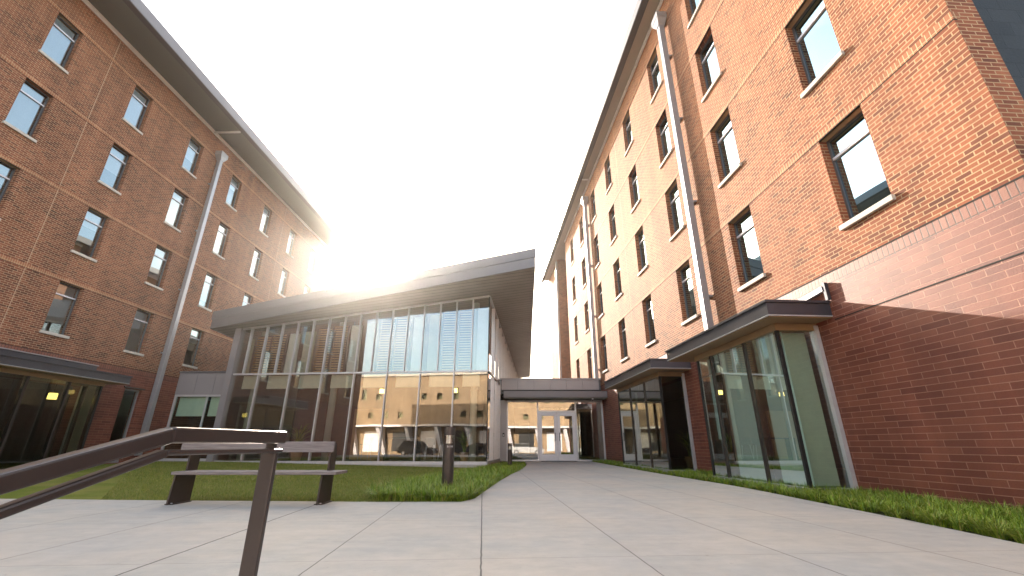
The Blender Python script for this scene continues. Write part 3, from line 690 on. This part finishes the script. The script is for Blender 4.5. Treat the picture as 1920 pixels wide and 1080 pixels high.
# ------------------------------------------------------------------ indoor things
def pendant(loc,cord,label):
    r=empty('pendant_lamp',loc,0,label,'pendant lamp','lit pendant lamps indoors')
    MB().tube((0,0,.1),(0,0,cord),.006,k=6).build('cord',BLK,r)
    MB().tube((0,0,-.10),(0,0,.10),.125,.12,k=24).build('lamp_shade',LAMPY,r,smooth=True)
def gw(u,v):
    a=R_(GAZ); return (-1.05+math.sin(a)*u-math.cos(a)*v, 19+math.cos(a)*u+math.sin(a)*v)
x,y=gw(-5.9,3.0); pendant((x,y,3.35),3.0,'yellow drum pendant lamp inside the glass pavilion, left of the two over the bar tables')
x,y=gw(-2.1,3.0); pendant((x,y,3.35),3.4,'yellow drum pendant lamp inside the glass pavilion, nearest the glass corner')
def loc_on(o,az,s,off): return pt(o,az,s,off)
x,y=pt((-16.1,0),1.3,15.3,-.2); pendant((x,y,2.35),1.1,'yellow pendant lamp behind the dark bay of the left brick building')
def stool(loc,rz,label):
    r=empty('bar_stool',loc,rz,label,'bar stool','bar stools inside the glass pavilion')
    MB().box(-.2,.2,-.2,.2,.72,.76).build('seat',BLK,r)
    for sx in (-1,1):
        for sy in (-1,1): MB().tube((sx*.17,sy*.17,.72),(sx*.24,sy*.24,0),.014,k=6).build('leg',ALU,r)
    MB().box(-.2,.2,.18,.21,.76,1.02).build('backrest',BLK,r)
def table(loc,w,label):
    r=empty('high_table',loc,R_(-5),label,'table')
    MB().box(-w/2,w/2,-.35,.35,1.0,1.05).build('table_top',BLK,r)
    for sx in (-1,1): MB().box(sx*w/2-.03,sx*w/2+.03,-.3,.3,0,1.0).build('leg',BLK,r)
x,y=gw(-4.3,2.2); table((x,y,.05),1.5,'long dark high table behind the middle of the glass front')
for i,(u,l) in enumerate(((-6.0,'dark bar stool left of the high table inside the glass front'),(-2.9,'dark bar stool right of the high table inside the glass front'),(-2.2,'dark bar stool nearest the glass corner'))):
    x,y=gw(u,1.9); stool((x,y,.05),.3*i,l)
def pot_plant(loc,label,s=1.0):
    r=empty('potted_plant',loc,0,label,'potted plant')
    MB().tube((0,0,0),(0,0,.4*s),.16*s,.22*s,k=20).build('pot',SLAT,r,smooth=False)
    m=MB(); rnd=random.Random(int(loc[0]*10)); 
    for i in range(110):
        a=rnd.uniform(0,6.28); blade(m,rnd.uniform(-.05,.05),rnd.uniform(-.05,.05),.38*s+rnd.random()*.25*s,rnd.uniform(.5,1.1)*s,rnd.uniform(.3,1.3),a,.05*s,4)
    m.build('leaves',GR1,r)
x,y=gw(-1.3,1.9); pot_plant((x,y,.05),'leafy plant in a brown pot behind the glass corner')
x,y=pt((RX0,0),AZR,14.6,.35); pot_plant((x,y,.05),'leafy plant in a pot behind the far bay window',.9)
x,y=gw(-9.6,2.4); pot_plant((x,y,.05),'tall leafy plant in the left part of the glass pavilion',1.3)
wb=empty('waste_bin',(*pt((RX0,0),AZR,10.75,-.68),.085),R_(90-AZR),'dark square waste bin inside the near bay window','waste bin')
MB().box(-.16,.16,-.06,.06,0,.75).build('bin_body',BLK,wb); MB().box(-.17,.17,-.065,.065,.75,.79).build('lid',BENCHM,wb)

# ------------------------------------------------------------------ light
SUN_AZ=-18.8; SUN_EL=22.1
w=bpy.data.worlds.new('World'); bpy.context.scene.world=w; w.use_nodes=True; nt=w.node_tree
bg=nt.nodes['Background']; sky=N(nt,'ShaderNodeTexSky',sky_type='NISHITA'); sky.sun_disc=False
sky.sun_elevation=R_(SUN_EL); sky.sun_rotation=R_(SUN_AZ); sky.air_density=1.0; sky.dust_density=2.5; sky.ozone_density=1.2
tc=N(nt,'ShaderNodeTexCoord').outputs['Generated']
mp=N(nt,'ShaderNodeMapping'); mp.inputs['Scale'].default_value=(1,1,2.6); nt.links.new(tc,mp.inputs[0])
cl=ramp(nt,noise(nt,mp.outputs[0],1.7,6,.55),.52,.66)
white=mixc(nt,1.0,sky.outputs[0],(1,1,1),'MIX')
cloudcol=N(nt,'ShaderNodeRGB'); cloudcol.outputs[0].default_value=(7.5,7.3,7.2,1)
skyc=mixc(nt,mth(nt,'MULTIPLY',cl,.7),sky.outputs[0],cloudcol.outputs[0])
skyc=mixc(nt,1.0,skyc,(1.05,1.0,.87),'MULTIPLY'); nt.links.new(skyc,bg.inputs['Color']); bg.inputs['Strength'].default_value=.15
sl=bpy.data.lights.new('sun','SUN'); sl.energy=3.55; sl.angle=R_(.5); sl.color=(1,.89,.76)
so=bpy.data.objects.new('sun',sl); C.objects.link(so)
a,e=R_(SUN_AZ),R_(SUN_EL); dirv=Vector((math.sin(a)*math.cos(e),math.cos(a)*math.cos(e),math.sin(e)))
so.rotation_euler=dirv.to_track_quat('Z','Y').to_euler()

hz=bpy.data.materials.new('haze'); hz.use_nodes=True; ht=hz.node_tree; ht.nodes.remove(ht.nodes['Principled BSDF'])  # haze volume added to make the glow around the low sun
pv=N(ht,'ShaderNodeVolumePrincipled'); pv.inputs['Density'].default_value=.0008; pv.inputs['Anisotropy'].default_value=.88; pv.inputs['Color'].default_value=(1,.97,.93,1)
ht.links.new(pv.outputs[0],ht.nodes['Material Output'].inputs['Volume'])
tag(MB().box(-152,152,-152,152,-1.6,24).build('haze',hz),'thin haze volume added to give the glow around the sun','haze',kind='stuff')
# ------------------------------------------------------------------ camera
cd=bpy.data.cameras.new('camera'); co=bpy.data.objects.new('camera',cd); C.objects.link(co)
cd.sensor_width=36; cd.lens=36*805.6/1920; cd.clip_end=2000; cd.clip_start=.05
co.location=(0,0,.75); co.rotation_euler=(R_(90+20.1),0,0)
S=bpy.context.scene; S.camera=co
S.view_settings.view_transform='Standard'; S.view_settings.look='None'; S.view_settings.exposure=2.27; S.view_settings.gamma=1
S.render.engine='CYCLES'; S.cycles.max_bounces=10; S.cycles.diffuse_bounces=4; S.cycles.transparent_max_bounces=16; S.cycles.glossy_bounces=5
S.cycles.use_denoising=True; S.cycles.caustics_reflective=False; S.cycles.caustics_refractive=False
